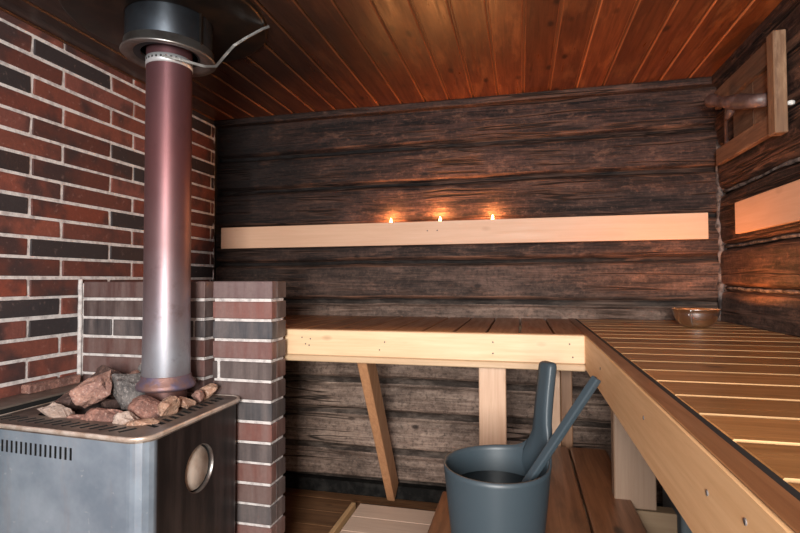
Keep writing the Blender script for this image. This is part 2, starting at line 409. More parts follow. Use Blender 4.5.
mb.box((XL-.02, YB+.05, ZF-.05), (XR+.15, YB+.15, 1.05), M['log_x'], 0, (0.05, 0, 0)); mb.build('wall_back', kind='structure')
SR = [-1.15, -.93, -.72, -.50, -.27, -.04, .15, .405, .60, .79, .96]
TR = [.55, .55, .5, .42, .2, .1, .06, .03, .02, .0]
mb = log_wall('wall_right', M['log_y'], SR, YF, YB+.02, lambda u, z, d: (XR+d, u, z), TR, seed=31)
mb.box((XR+.05, YF, ZF-.05), (XR+.15, YB+.05, 1.05), M['log_y'], 0, (0.05, 0, 0)); mb.build('wall_right', kind='structure')
# wall behind the camera with a window opening and a doorway
mb = MB()
def fwbox(x0, z0, x1, z1): mb.box((x0, YF-.1, z0), (x1, YF, z1), M['log_x'], 0, (.3, 0, 0))
fwbox(XL-.12, ZF, -1.42, ZC+.05); fwbox(-1.42, ZF, .15, -.26); fwbox(-1.42, .56, .15, ZC+.05); fwbox(-.84, -.26, -.43, .56); fwbox(.15, ZF, .18, ZC+.05)
fwbox(.18, .5, .72, ZC+.05); fwbox(.72, ZF, XR+.15, ZC+.05)
mb.build('wall_front', kind='structure')

# grey caulking ropes in the seams of the right wall and in the corner
mb = MB()
for z, x in ((.405, .018), (.15, .018), (-.04, .018)):
    pts = []; rr = []
    for i in range(90):
        y = -.6+i*3.19/89; kk = {.405: 7, .15: 6, -.04: 5}[z]; wob = .010*noise.noise(Vector((y*1.1, kk*5.3+31, 0)))+.004*noise.noise(Vector((y*5.1, kk*2.3+31, 4)))
        pts.append((XR+x+.002*noise.noise(Vector((y*14, z, 3))), y, z+wob+.003*noise.noise(Vector((y*9, z, 1))))); rr.append(.007+.004*noise.noise(Vector((y*17, z, 8))))
    mb.tube(pts, rr, M['caulk'], 8)
pts = []; rr = []
for i in range(110):
    z = -.35+i*1.0/109; pts.append((XR-.004+.008*noise.noise(Vector((z*6, 0, 0))), YB-.006+.008*noise.noise(Vector((0, z*6, 3))), z)); rr.append(.013+.012*noise.noise(Vector((z*22, 4, 0))))
mb.tube(pts, rr, M['caulk'], 8)
mb.build('trim_1', kind='structure')

# ------------------------------------------------------------------ left brick wall
REDS = [(.19, .055, .036), (.23, .062, .04), (.17, .045, .03), (.25, .072, .046), (.14, .042, .03), (.2, .064, .048), (.22, .052, .03)]
DARK = [(.035, .028, .03), (.045, .026, .024), (.05, .03, .028)]
def brick(mb, a, b, tint, mat): mb.box(a, b, mat, .003, tint, jit=.0018)
mb = MB()
mb.box((XL-.12, YF, ZF-.02), (XL-.0045, YB-.03, ZC+.04), M['mortar'], 0)
rnd = random.Random(11)
CH = .0743; Z0 = .9006
for k in range(-1, 28):
    zt = Z0-k*CH; zb = zt-CH+.0125
    off = 1.57 if k % 2 else 1.44
    j = -7
    while True:
        y0 = off+j*.3635+.006; y1 = y0+.3635-.012
        if y0 > YB-.05: break
        y0c, y1c = max(y0, YF), min(y1, YB-.035)
        if y1c-y0c > .02:
            t = rnd.choice(REDS) if rnd.random() > .16 else rnd.choice(DARK)
            s = rnd.uniform(.8, 1.2); brick(mb, (XL-.05, y0c, zb), (XL, y1c, min(zt, ZC+.03)), tuple(c*s for c in t), M['brick'])
        j += 1
mb.box((XL-.14, YB-.031, ZF-.02), (XL-.0055, YB+.14, ZC+.04), M['black'], 0)
# ragged mortar smear where the brick lining ends at the log wall
pts = []; rr = []
for i in range(80):
    z = -.5+i*1.42/79; pts.append((XL-.004+.006*noise.noise(Vector((z*15, 1, 0))), YB-.046+.004*noise.noise(Vector((z*11, 5, 0))), z)); rr.append(max(.002, .004+.004*noise.noise(Vector((z*30, 2, 7)))))
mb.tube(pts, rr, M['mortar'], 6)
mb.build('wall_left', kind='structure')

# ------------------------------------------------------------------ ceiling
mb = MB(); x = .019-15*.1245; 
mb.box((XL-.12, YF-.1, ZC+.012), (XR+.15, YB+.1, ZC+.06), M['ceil_groove'], 0, (.5, .5, .5))
while x < XR+.02:
    w = .1245
    t = (random.uniform(.75, 1.25), random.random(), random.random())
    a, b = x+.0045, x+w-.0045
    # board with chamfered long edges, a raw strip on each chamfer
    poly = [(a, ZC+.012), (a, ZC+.006), (a+.004, ZC), (b-.004, ZC), (b, ZC+.006), (b, ZC+.012)]
    tm = bmesh.new(); A = [tm.verts.new((p[0], YF, p[1])) for p in poly]; B = [tm.verts.new((p[0], YB+.02, p[1])) for p in poly]
    ch = []
    for i in range(5):
        f = tm.faces.new((A[i], A[i+1], B[i+1], B[i])); 
        if i in (1, 3): ch.append(f)
    bmesh.ops.recalc_face_normals(tm, faces=tm.faces)
    keep = [[v.co.copy() for v in f.verts] for f in ch]
    bmesh.ops.delete(tm, geom=ch, context='FACES')
    mb.absorb(tm, M['ceil'], t)
    for c in keep:
        f = mb.bm.faces.new([mb.bm.verts.new(q) for q in c]); mb.paint([f], t, mb.mi(M['ceil_groove']))
    x += w
for v in mb.bm.verts:
    pass
mb.build('ceiling', kind='structure')

# cornice log against the back wall
mb = MB()
mb.box((XL, YB-.055, ZC-.034), (XR+.01, YB, ZC+.002), M['log_x'], .008, (.03, 0, 0), seg=2)
mb.build('trim_2', kind='structure')
mb = MB(); mb.box((XR-.045, YF, ZC-.04), (XR+.01, YB-.055, ZC+.002), M['log_y'], .008, (.0, 0, 0), seg=2); mb.build('trim_3', kind='structure')

# ------------------------------------------------------------------ floor
mb = MB()
mb.box((XL-.12, YF-.1, ZF-.08), (XR+.15, YB+.1, ZF-.03), M['felt'], 0)
y = YF
while y < YB:
    mb.box((XL-.1, y+.002, ZF-.03), (XR+.1, min(y+.138, YB+.02), ZF), M['floor'], .002); y += .14
mb.build('floor', kind='structure')
mb = MB(); mb.box((XL, YB-.028, ZF+.001), (XR+.03, YB+.03, -1.082), M['felt'], .004); mb.build('baseboard_back', kind='structure')

# ------------------------------------------------------------------ brick partition behind the stove
YP = 1.656
def tone(mb, x0, x1, y0, y1, zt, col, mat): mb.box((x0, y0, zt-CH+.011), (x1, y1, zt), mat, .003, col, jit=.001)
mb = MB()
mb.box((XL+.006, YP+.007, ZF+.001), (-1.168, YP+.12, -.006), M['mortar'], .001)
prt = [(.10, .045, .04), (.06, .035, .032), (.04, .036, .04), (.13, .055, .045), (.14, .07, .062), (.08, .04, .036), (.05, .04, .042), (.12, .05, .04)]
for k in range(15):
    zt = -.001-k*CH; joints = [XL+.012, -1.162]
    joints[1:1] = [-1.43] if k % 2 else ([-1.58, -1.21] if k % 4 == 2 else [])
    for a, b in zip(joints, joints[1:]):
        c = prt[k % 8]; s = rnd.uniform(.85, 1.2)
        tone(mb, a+.005, b-.005 if b != -1.162 else b, YP, YP+.12, zt, tuple(q*s for q in c), M['brick_smooth'])
pts = [(XL+.006+.003*noise.noise(Vector((z*20, 0, 0))), YP-.003, z) for z in [-.42+.43*i/30 for i in range(31)]]
mb.tube(pts, .0085, M['mortar'], 6)
part = mb.build('brick_partition'); center(part, (-1.45, YP+.06, ZF))
part['label'] = 'low brick partition standing behind the stove pipe against the left brick wall'; part['category'] = 'partition'

PX0, PX1 = -1.127, -.883
mb = MB(); mb.box((PX0+.004, YP+.007, ZF+.001), (PX1-.007, YP+.105, -.008), M['mortar'], .001)
pc = [(.16, .10, .10), (.225, .085, .07), (.055, .06, .07), (.19, .085, .075), (.085, .065, .062), (.10, .062, .058), (.06, .06, .066), (.20, .075, .06), (.085, .07, .07), (.19, .08, .065), (.13, .07, .06), (.07, .065, .068), (.19, .075, .06), (.09, .07, .07), (.15, .07, .06)]
sc = [(.06, .04, .038), (.05, .035, .033), (.04, .03, .03), (.055, .035, .033), (.13, .055, .042), (.08, .05, .045), (.05, .045, .045), (.12, .06, .05)]
for k in range(15):
    zt = -.001-k*CH; c = pc[k]
    a = PX0 if k not in (4, 8, 12) else PX0+.03
    tone(mb, a, PX1, YP, YP+.04, zt, c, M['brick_smooth'])
    if a > PX0+.01: tone(mb, PX0, PX0+.018, YP, YP+.04, zt, (.05, .035, .033), M['brick_smooth'])
    tone(mb, PX0+.02, PX1+.0005, YP+.0385, YP+.112, zt, sc[k % 8], M['brick_smooth'])
pil = mb.build('brick_pillar'); center(pil, (-1.0, YP+.05, ZF))
pil['label'] = 'narrow freestanding brick pillar with red and slate bricks between the stove and the long bench'; pil['category'] = 'pillar'

# ------------------------------------------------------------------ benches
BY, BX = 1.81, .211     # front faces of back bench and right bench
back = thing('sauna_bench', 'long upper sauna bench along the back log wall with a pale pine front beam', 'bench', (-.7, 2.2, ZF), 'upper benches')
mb = MB(); mb.box((-1.70, BY, ZB-.098), (BX, BY+.04, ZB), M['pine'], .003, (1., .2, .7)); fb = mb.build('front_beam', back)
mb = MB(); mb.box((-1.70, BY-.004, ZB-.122), (BX, BY+.05, ZB-.0985), M['pine'], .003, (.72, .6, .4)); mb.build('under_rail', back, label='thin pine strip under the front beam')
for (px, pz) in ((-.835, -.03), (-.82, -.055), (-.80, -.035), (-.805, -.06), (-.10, -.03), (-.10, -.07), (.16, -.03), (-.5, -.04), (.17, -.075), (-.52, -.07)):
    mb = MB(); mb.lathe([(0, -.0008), (.0028, -.0008), (.0028, .001), (0, .001)], (0, 0, 0), M['nail'], 8, mtx=Matrix.Translation((px, BY, ZB+pz)) @ Matrix.Rotation(math.pi/2, 4, 'X')); mb.build('nail', fb)
mb = MB(); x = BX+.026-.1195*16
while x < BX:
    mb.box((x, BY+.041, ZB-.026), (x+.1115, YB-.02, ZB), M['slat_y'], .003); x += .1195
mb.build('slat_panel', back)
for y in (BY+.3, YB-.14):
    mb = MB(); mb.box((-1.70, y, ZB-.075), (BX-.002, y+.045, ZB-.0265), M['pine'], .002, (.6, .3, .3)); mb.build('bearer', back)
for (x0, x1, y0, y1, z0, mt) in ((-.155, -.057, BY+.051, BY+.096, ZF+.001, 'pine_z'), (.085, .145, 2.06, 2.105, ZF+.001, 'pine_z')):
    mb = MB(); mb.box((x0, y0, z0), (x1, y1, ZB-.076 if y0 > 1.9 else ZB-.027), M[mt], .003); mb.build('post', back)
mb = MB(); mb.box((.150, 2.11, ZF+.001), (.195, 2.17, ZB-.03), M['brace'], .003, (.5, .3, .3)); mb.build('post', back, label='dark reddish post')
# diagonal brace from the front beam down to the foot of the log wall
def beam_between(p, q, w, t, mat, tint=(1, .4, .4)):
    p, q = Vector(p), Vector(q); d = q-p; L = d.length; z = d.normalized(); x = Vector((1, 0, 0)); y = z.cross(x).normalized(); x = y.cross(z)
    mtx = Matrix(((x.x, y.x, z.x, p.x), (x.y, y.y, z.y, p.y), (x.z, y.z, z.z, p.z), (0, 0, 0, 1)))
    m = MB(); m.box((-w/2, -t/2, 0), (w/2, t/2, L), mat, .003, tint, mtx=mtx); return m
beam_between((-.617, BY+.11, ZB-.085), (-.652, YB-.085, -1.085), .040, .105, M['brace'], (1.15, .4, .4)).build('brace', back, label='slanting reddish pine brace')

right = thing('sauna_bench', 'wide upper sauna bench along the right wall with varnished slats and pale side beam', 'bench', (.55, 1., ZF), 'upper benches')
def skew(y): return .0115*(1.8-y)          # the side beam runs a touch out of square
def skewed(mb):
    for v in mb.bm.verts: v.co.x -= skew(v.co.y)
    return mb
mb = MB(); mb.box((BX, -.75, ZB-.118), (BX+.030, BY+.06, ZB), M['pine_y'], .003, (1., .5, .1)); sb = skewed(mb).build('side_beam', right)
for (py, pz) in ((.62, -.045), (.60, -.09), (.93, -.045), (1.45, -.05), (.52, -.03)):
    mb = MB(); mb.lathe([(0, -.0008), (.0035, -.0008), (.0035, .001), (0, .001)], (0, 0, 0), M['nail'], 8, mtx=Matrix.Translation((BX-skew(py), py, ZB+pz)) @ Matrix.Rotation(-math.pi/2, 4, 'Y')); mb.build('nail', sb)
mb = MB(); mb.box((BX+.001, -.75, ZB+.0005), (BX+.031, YB-.03, ZB+.0035), M['slat_y'], .001, (.72, .5, .1)); skewed(mb).build('cap_strip', right)
mb = MB(); mb.box((BX+.0315, -.75, ZB-.03), (BX+.0415, YB-.03, ZB+.0015), M['black'], 0); skewed(mb).build('joint_shade_strip', right, label='black strip painting the shade in the open joint between cap and slats')  # added black strip stands for the shade in an open gap
mb = MB(); y = 2.585-.012; mb.mi(M['slat_x']); mb.mi(M['slat_edge'])
while y > -.8:
    n0 = len(mb.bm.faces)
    mb.box((BX+.041-skew(y-.05), y-.1135, ZB-.026), (XR-.022, y, ZB+.002), M['slat_x'], .003, (random.choice((.7, .85, 1., 1.15, 1.35)), random.random(), random.random())); mb.bm.faces.ensure_lookup_table(); mb.bm.normal_update()
    for f in mb.bm.faces[n0:]:
        if f.normal.y < -.5: f.material_index = 1
    y -= .1195
mb.build('slat_panel', right)
for x in (BX+.07, XR-.12):
    mb = MB(); mb.box((x, -.75, ZB-.085), (x+.045, YB-.03, ZB-.0265), M['pine_y'], .002, (.5, .3, .3)); mb.build('bearer', right)
for y0 in (1.56, .1):
    mb = MB(); mb.box((BX+.045, y0, -.655), (BX+.157, y0+.045, ZB-.086), M['pine_z'], .003, (.42, .2, .9)); mb.build('post', right)

low = thing('sauna_bench', 'low brown plank bench on the floor under the right upper bench, carrying the bucket', 'bench', (.04, 1.2, ZF))
ZL = -.63; mb = MB()
for x0, x1 in ((-.235, -.105), (-.10, .03), (.035, .165), (.172, .302)): mb.box((x0, -.3, ZL-.028), (x1, 2.0 if x0 > 0 else 1.5, ZL), M['low_y'], .004)
mb.build('seat_planks', low)
for y in (.2, 1.1, 1.56, 1.9):
    mb = MB(); mb.box((-.22 if y < 1.5 else .04, y, ZL-.09), (.80 if y < 1.5 else .42, y+.045, ZL-.0285), M['pine'], .002, (.3, .4, .4)); mb.build('bearer', low)
for y in (.2, 1.9):
    for x in (-.215 if y < 1 else .045, .75 if y < 1 else .40):
        mb = MB(); mb.box((x, y+.046, ZF+.001), (x+.045, y+.09, ZL-.029), M['pine_z'], .002, (.6, .4, .4)); mb.build('leg', low)

# ------------------------------------------------------------------ duckboard
duck = thing('duckboard', 'pale pine duckboard lying on the wet floor beside the low bench', 'duckboard', (-.55, 2.1, ZF))
mb = MB(); y = 2.395
while y > 1.2:
    mb.box((-.79, y-.135, ZF+.022), (-.30, y, ZF+.042), M['duck'], .002); y -= .1375
mb.build('planks', duck)
for x in (-.72, -.4):
    mb = MB(); mb.box((x, 1.25, ZF+.001), (x+.045, 2.39, ZF+.0215), M['duck'], .002); mb.build('bearer', duck)
mb = MB(); mb.box((-.835, 1.2, ZF+.001), (-.812, 2.395, ZF+.044), M['pine_y'], .003); mb.build('edge_batten', duck)

# ------------------------------------------------------------------ stove
stove = thing('sauna_stove', 'steel box sauna stove with blue-grey front and slotted top edge, standing before the brick pillar', 'stove', (-1.29, 1.4, ZF))
def rounded(poly, r, seg=6):
    out = []; n = len(poly)
    for i in range(n):
        p = Vector(poly[i]); a = (Vector(poly[i-1])-p).normalized(); b = (Vector(poly[(i+1) % n])-p).normalized()
        ang = a.angle(b); d = r/math.tan(ang/2); c = p+(a+b).normalized()*(r/math.sin(ang/2))
        s, e = p+a*d-c, p+b*d-c
        for k in range(seg+1):
            t = k/seg; v = (s*(1-t)+e*t).normalized()*r; out.append(tuple(c+v))
    return out
SP = [(-1.59, 1.178), (-.985, 1.142), (-.994, 1.637), (-1.59, 1.637)]
mb = MB(); mb.prism(rounded(SP, .05), ZF+.012, -.436, M['stove'])
mb.mi(M['black']); body = mb.build('body', stove)
mb = MB(); mb.mi(M['stove'])
for i in range(19):
    x = -1.583+i*.0190; yy = 1.178-.036*(x+1.59)/.605
    mb.box((x, yy-.02, -.503), (x+.0085, yy+.05, -.468), M['black'], 0)
m2 = Matrix.Translation((-.992, 1.392, -.588)) @ Matrix.Rotation(math.pi/2, 4, 'Y')
mb.lathe([(0, -.03), (.072, -.03), (.072, .03), (0, .03)], (0, 0, 0), M['black'], 40, mtx=m2)
carve(body, mb.build('cutter', stove))
for p in body.data.polygons: p.use_smooth = False
mb = MB(); mb.lathe([(0, .004), (.066, .004), (.068, 0), (.068, -.008), (0, -.008)], (0, 0, 0), M['disc'], 40, mtx=Matrix.Translation((-1.008, 1.392, -.588)) @ Matrix.Rotation(R(88), 4, 'Y')); mb.build('blanking_disc', stove, label='round beige metal disc set in the dark side')
mb = MB(); m3 = Matrix.Translation((-.99, 1.392, -.588)) @ Matrix.Rotation(math.pi/2, 4, 'Y')
mb.lathe([(.0715, -.012), (.0715, .001), (.0735, .0015), (.0738, -.002), (.0738, -.012)], (0, 0, 0), M['ring'], 40, mtx=m3); mb.build('disc_rim', stove)
# top plate: a slotted frame round the stone well
TP = [(-1.596, 1.170), (-.977, 1.134), (-.986, 1.645), (-1.596, 1.645)]
mb = MB(); mb.prism(rounded(TP, .055), -.4355, -.420, M['stove_top']); mb.mi(M['black']); top = mb.build('top_plate', stove)
mb = MB(); mb.mi(M['stove_top'])
mb.prism(rounded([(-1.50, 1.268), (-1.092, 1.246), (-1.10, 1.60), (-1.50, 1.60)], .03), -.50, -.40, M['black'])
for i in range(15):
    x = -1.575+i*.035; yy = 1.178-.036*(x+1.59)/.605
    t = Matrix.Translation((x, yy+.05, -.42)) @ Matrix.Rotation(R(-28), 4, 'Z'); mb.box((-.008, -.024, -.03), (.008, .024, .03), M['black'], 0, mtx=t)
for i in range(12):
    y = 1.25+i*.031
    t = Matrix.Translation((-1.042-.014*(y-1.15)/.5, y, -.42)) @ Matrix.Rotation(R(-20), 4, 'Z'); mb.box((-.021, -.0075, -.03), (.021, .0075, .03), M['black'], 0, mtx=t)
carve(top, mb.build('cutter', stove))
# bright folded rim round the plate
rim = rounded(TP, .055, 8); mb = MB()
t = bmesh.new(); n = len(rim); rings = []
cx = sum(p[0] for p in rim)/n; cy = sum(p[1] for p in rim)/n
for i, p in enumerate(rim):
    d = (Vector(rim[(i+1) % n])-Vector(rim[i-1])).normalized(); nr = Vector((d.y, -d.x))
    if nr.dot(Vector(p)-Vector((cx, cy))) < 0: nr = -nr
    rings.append([t.verts.new((p[0]+nr.x*a, p[1]+nr.y*a, z)) for a, z in ((-.006, -.4195), (.001, -.4180), (.004, -.4205), (.004, -.4300), (0, -.4315), (-.0005, -.4200))])
for i in range(n):
    A, B = rings[i], rings[(i+1) % n]
    for k in range(6): t.faces.new((A[k], A[(k+1) % 6], B[(k+1) % 6], B[k]))
bmesh.ops.recalc_face_normals(t, faces=t.faces); mb.absorb(t, M['rim'], smooth=True); mb.build('top_rim', stove, label='thin brass-coloured rim along the top edge')
mb = MB()
mb.box((-1.51, 1.25, -.4705), (-1.085, 1.61, -.4605), M['black'], 0); mb.build('stone_well', stove)
for (x, y) in ((-1.54, 1.23), (-1.03, 1.19), (-1.04, 1.58), (-1.54, 1.58)):
    mb = MB(); mb.lathe([(0, 0), (.02, 0), (.02, .012), (0, .012)], (x, y, ZF), M['black'], 16); mb.build('foot', stove)
# ledge left of the stove
mb = MB(); mb.box((XL+.008, .95, ZF+.001), (-1.612, YP-.004, -.406), M['black'], .002)
mb.mi(M['stove_top']); mb.box((XL+.005, .945, -.4055), (-1.606, YP-.003, -.398), M['stove_top'], .001)
lg = mb.build('masonry_ledge'); center(lg, (-1.67, 1.3, ZF)); lg['label'] = 'narrow metal-topped masonry ledge between the stove and the left brick wall'; lg['category'] = 'ledge'
mb = MB(); mb.box((XL+.012, 1.405, -.3975), (XL+.052, 1.62, -.366), M['st_red'], .004, jit=.002)
lg = mb.build('brick_offcut'); center(lg, (-1.7, 1.5, -.3975)); lg['label'] = 'thin reddish brick offcut lying on the ledge against the left brick wall'; lg['category'] = 'brick'

# ------------------------------------------------------------------ stones
def make_stone(c, size, mat, seed, label, rotz=0, tilt=(0, 0)):
    rn = random.Random(seed); t = bmesh.new()
    for i in range(15):
        v = Vector((rn.gauss(0, 1), rn.gauss(0, 1), rn.gauss(0, 1))).normalized()*rn.uniform(.85, 1.08)
        t.verts.new((v.x*size[0]*.62, v.y*size[1]*.62, v.z*size[2]*.62))
    r = bmesh.ops.convex_hull(t, input=t.verts)
    for v in [v for v in t.verts if not v.link_faces]: t.verts.remove(v)
    bmesh.ops.triangulate(t, faces=t.faces)
    bmesh.ops.subdivide_edges(t, edges=t.edges[:], cuts=2, use_grid_fill=True)
    bmesh.ops.smooth_vert(t, verts=t.verts, factor=.35, use_axis_x=True, use_axis_y=True, use_axis_z=True)
    for v in t.verts:
        n = noise.noise(v.co*38+Vector((seed, 0, 0)))*.17+noise.noise(v.co*95+Vector((0, seed, 0)))*.12
        v.co *= 1+n
    mtx = Matrix.Rotation(R(rotz), 4, 'Z') @ Matrix.Rotation(R(tilt[0]), 4, 'X') @ Matrix.Rotation(R(tilt[1]), 4, 'Y')
    bmesh.ops.transform(t, matrix=mtx, verts=t.verts)
    mb = MB(); mb.absorb(t, mat, smooth=False); o = mb.build('sauna_stone'); o.location = c
    o['label'] = label; o['category'] = 'stone'; o['group'] = 'stones heaped on the stove'
ST = [
 ((-1.435, 1.285, -.422), (.125, .07, .06), 'st_beige', 'pale beige wedge-shaped stone at the front left corner of the stone heap', 0, (0, 12)),
 ((-1.485, 1.38, -.405), (.10, .09, .085), 'st_brown', 'greyish brown stone behind the beige wedge, leftmost at the back of the heap', 20, (0, 0)),
 ((-1.395, 1.39, -.365), (.155, .09, .085), 'st_pink', 'large tilted pink granite slab, highest at the left of the heap', 30, (8, -38)),
 ((-1.315, 1.475, -.376), (.16, .12, .135), 'st_grey', 'large dark grey angular block in the middle of the heap, left of the pipe', 0, (0, 14)),
 ((-1.262, 1.295, -.425), (.145, .09, .068), 'st_red', 'broad reddish rough stone at the middle of the front row', 0, (5, 4)),
 ((-1.155, 1.268, -.430), (.085, .075, .06), 'st_beige', 'light grey-beige flat-faced stone at the front right of the heap', 15, (8, 20)),
 ((-1.165, 1.355, -.405), (.12, .085, .085), 'st_red', 'brownish pink angular stone in front of the pipe base', -10, (0, 10)),
 ((-1.325, 1.575, -.325), (.11, .07, .075), 'st_grey', 'small greenish grey stone at the back beside the pipe collar', 0, (0, 0)),
 ((-1.45, 1.535, -.36), (.15, .12, .12), 'st_brown', 'dark brown stone at the back left of the heap, behind the pink slab', 10, (0, -10)),
 ((-1.095, 1.262, -.412), (.09, .045, .026), 'st_tan', 'small flat tan stone lying on the slotted front right corner', 20, (0, 0)),
 ((-1.083, 1.36, -.395), (.07, .085, .06), 'st_tan', 'bright tan orange stone on the right slotted edge, biggest of that row', 20, (0, -10)),
 ((-1.078, 1.445, -.398), (.055, .06, .05), 'st_tan', 'tan stone on the right slotted edge, second from the front', 60, (10, 0)),
 ((-1.083, 1.513, -.400), (.045, .05, .048), 'st_pink', 'small pinkish stone on the right slotted edge beside the pipe base', 0, (0, 0)),
 ((-1.09, 1.585, -.396), (.06, .06, .052), 'st_tan', 'orange tan stone on the right slotted edge, furthest back', 30, (0, 0)),
 ((-1.36, 1.30, -.44), (.09, .08, .05), 'st_pink', 'small pink stone low in the heap between the beige wedge and the reddish front stone', 50, (0, 0)),
 ((-1.21, 1.385, -.42), (.09, .08, .07), 'st_grey', 'small dark stone sunk between the grey block and the pink angular stone', 10, (0, 0)),
 ((-1.385, 1.57, -.385), (.11, .09, .10), 'st_pink', 'pinkish brown stone at the back of the heap behind the grey block', 70, (0, 0)),
 ((-1.385, 1.48, -.435), (.10, .09, .065), 'st_brown', 'dark stone wedged low between the pink slab and the grey block', 30, (0, 0)),
]
for i, (c, s, m, l, rz, tl) in enumerate(ST): make_stone(c, s, M[m], i*13+5, l, rz, tl)

# ------------------------------------------------------------------ flue pipe
PXc, PYc = -1.205, 1.505
fp = thing('stove_pipe', 'reddish steel stove pipe rising from the stove to the black sleeve at the ceiling', 'pipe', (PXc, PYc, -.46))
mb = MB(); mb.lathe([(.075, -.345), (.0785, -.33), (.076, -.1), (.075, .86)], (PXc, PYc, 0), M['pipe'], 64)
# seam dents
mb.build('tube', fp)
mb = MB(); mb.lathe([(.066, -.36), (.094, -.368), (.097, -.36), (.093, -.348), (.0815, -.335), (.0815, -.325), (.0788, -.322)], (PXc, PYc, 0), M['collar'], 64); mb.build('collar', fp)
mb = MB(); mb.lathe([(.067, -.4600), (.067, -.355)], (PXc, PYc, 0), plain('rusty_stub', (.15, .07, .06), .5, .5, (.08, .05, .05), 12), 48); mb.build('stub', fp)

sl = thing('chimney_sleeve', 'wide black steel chimney sleeve hanging from the ceiling around the pipe top', 'chimney sleeve', (PXc, PYc, ZC))
mb = MB(); mb.lathe([(.142, .137), (.142, .004), (.138, 0), (.093, 0)], (PXc, PYc, .80), M['sleeve'], 64); mb.build('sleeve_tube', sl)
mb = MB(); mb.lathe([(.143, .03), (.147, .028), (.148, .004), (.154, 0), (.156, -.005), (.152, -.009), (.125, -.004), (.095, .012)], (PXc, PYc, .795), M['ring'], 64,
    mtx=Matrix.Translation((PXc, PYc, .80)) @ Matrix.Rotation(R(2.5), 4, 'Y') @ Matrix.Translation((-PXc, -PYc, -.80))); mb.build('bottom_ring', sl, label='grey rolled ring at the lower end')
mb = MB(); mb.box((PXc+.139, PYc-.03, .812), (PXc+.148, PYc-.022, .936), M['shield'], .001); mb.build('side_seam', sl)
mb = MB(); prof = [(.144, 0), (.325, 0), (.332, .003), (.335, .008), (.335, .018)]
mb.lathe(prof, (PXc, PYc, .919), M['shield'], 72); hs = mb.build('ceiling_plate'); center(hs, (PXc, PYc, .937)); hs['label'] = 'round black metal heat plate fixed to the ceiling around the chimney sleeve'; hs['category'] = 'heat shield'

st = thing('hanging_strap', 'perforated galvanised strap clamped round the pipe top, its bent end reaching the ceiling', 'strap', (PXc, PYc, .78))
mb = MB(); mb.lathe([(.0757, -.020), (.0772, -.020), (.0772, .010), (.0757, .010)], (PXc, PYc, .770), M['strap'], 64)
mb.build('band', st)
mb = MB()
for i in range(30):
    a = math.pi*2*i/30; m4 = Matrix.Translation((PXc+.0774*math.cos(a), PYc+.0774*math.sin(a), .768)) @ Matrix.Rotation(a, 4, 'Z') @ Matrix.Rotation(math.pi/2, 4, 'Y')
    mb.lathe([(0, .0004), (.0042, .0004), (.0042, -.001), (0, -.001)], (0, 0, 0), M['hole'], 8, mtx=m4)
mb.build('band_holes', st)
mb = MB(); mb.tube([(PXc+.03, PYc-.0735, .765), (PXc+.08, PYc-.05, .757), (PXc+.14, PYc-.0, .748), (PXc+.165, PYc+.03, .758), (PXc+.185, PYc+.05, .80), (PXc+.21, PYc+.07, .845), (PXc+.25, PYc+.09, .88), (PXc+.31, PYc+.10, .910), (PXc+.335, PYc+.10, .915)], 0, M['strap_end'], flat=(.003, .009)); mb.build('bent_end', st)

# ------------------------------------------------------------------ shelf with candles
shelf = thing('candle_shelf', 'long pale wooden shelf board across the back log wall with three candles behind it', 'shelf', (-.43, YB, .19))
YS = 2.500
mb = MB(); mb.box((-1.652, YS, .184), (.822, YS+.02, .303), M['shelf'], .0015, (1, .3, .6)); fbd = mb.build('fascia_board', shelf)
mb = MB(); mb.box((-1.65, YS+.0205, .262), (.82, YB+.01, .277), M['shelf'], .001, (.8, .3, .6)); mb.build('ledge', shelf)
for px, pz in ((-.463, .255), (-.412, .255)):
    mb = MB(); mb.lathe([(0, -.0006), (.0035, -.0006), (.0035, .001), (0, .001)], (0, 0, 0), M['nail'], 8, mtx=Matrix.Translation((px, YS, pz)) @ Matrix.Rotation(math.pi/2, 4, 'X')); mb.build('nail', fbd)
shr = thing('candle_shelf', 'short pale wooden shelf board on the right log wall', 'shelf', (XR, 1.4, .19))
mb = MB(); mb.box((XR-.055, .3, .186), (XR-.035, 2.29, .314), M['shelf_y'], .0015, (1, .3, .6)); mb.build('fascia_board', shr)
mb = MB(); mb.box((XR-.0345, .3, .262), (XR+.01, 2.285, .277), M['shelf_y'], .001, (.8, .3, .6)); mb.build('ledge', shr)
where = ['leftmost of the three', 'middle one of the three, brightest', 'rightmost of the three']
for i, x in enumerate((-.668, -.405, -.137)):
    z = .2775; yy = 2.553
    cd = thing('tealight', 'lit tealight candle on the long shelf, '+where[i], 'candle', (x, yy, z), 'tealights on the long shelf')
    mb = MB(); mb.lathe([(0, 0), (.018, 0), (.019, .002), (.019, .018), (.0185, .018), (.0183, .003), (0, .003)], (x, yy, z), M['alu'], 28); mb.build('cup', cd)
    mb = MB(); mb.lathe([(0, .0032), (.018, .0032), (.018, .015), (0, .0145)], (x, yy, z), M['wax'], 28); mb.build('wax', cd)
    mb = MB(); mb.tube([(x, yy, z+.014), (x+.0005, yy, z+.022)], .0007, M['wick'], 6); mb.build('wick', cd)
    mb = MB(); mb.lathe([(0, .019), (.0055, .022), (.008, .029), (.0068, .038), (.0032, .049), (0, .056)], (x, yy, z), M['flame'], 16); mb.build('flame', cd)
    point('tealight_glow', (x, yy-.012, z+.062), 2.4 if i != 1 else 3.2, (1, .40, .12), .006)

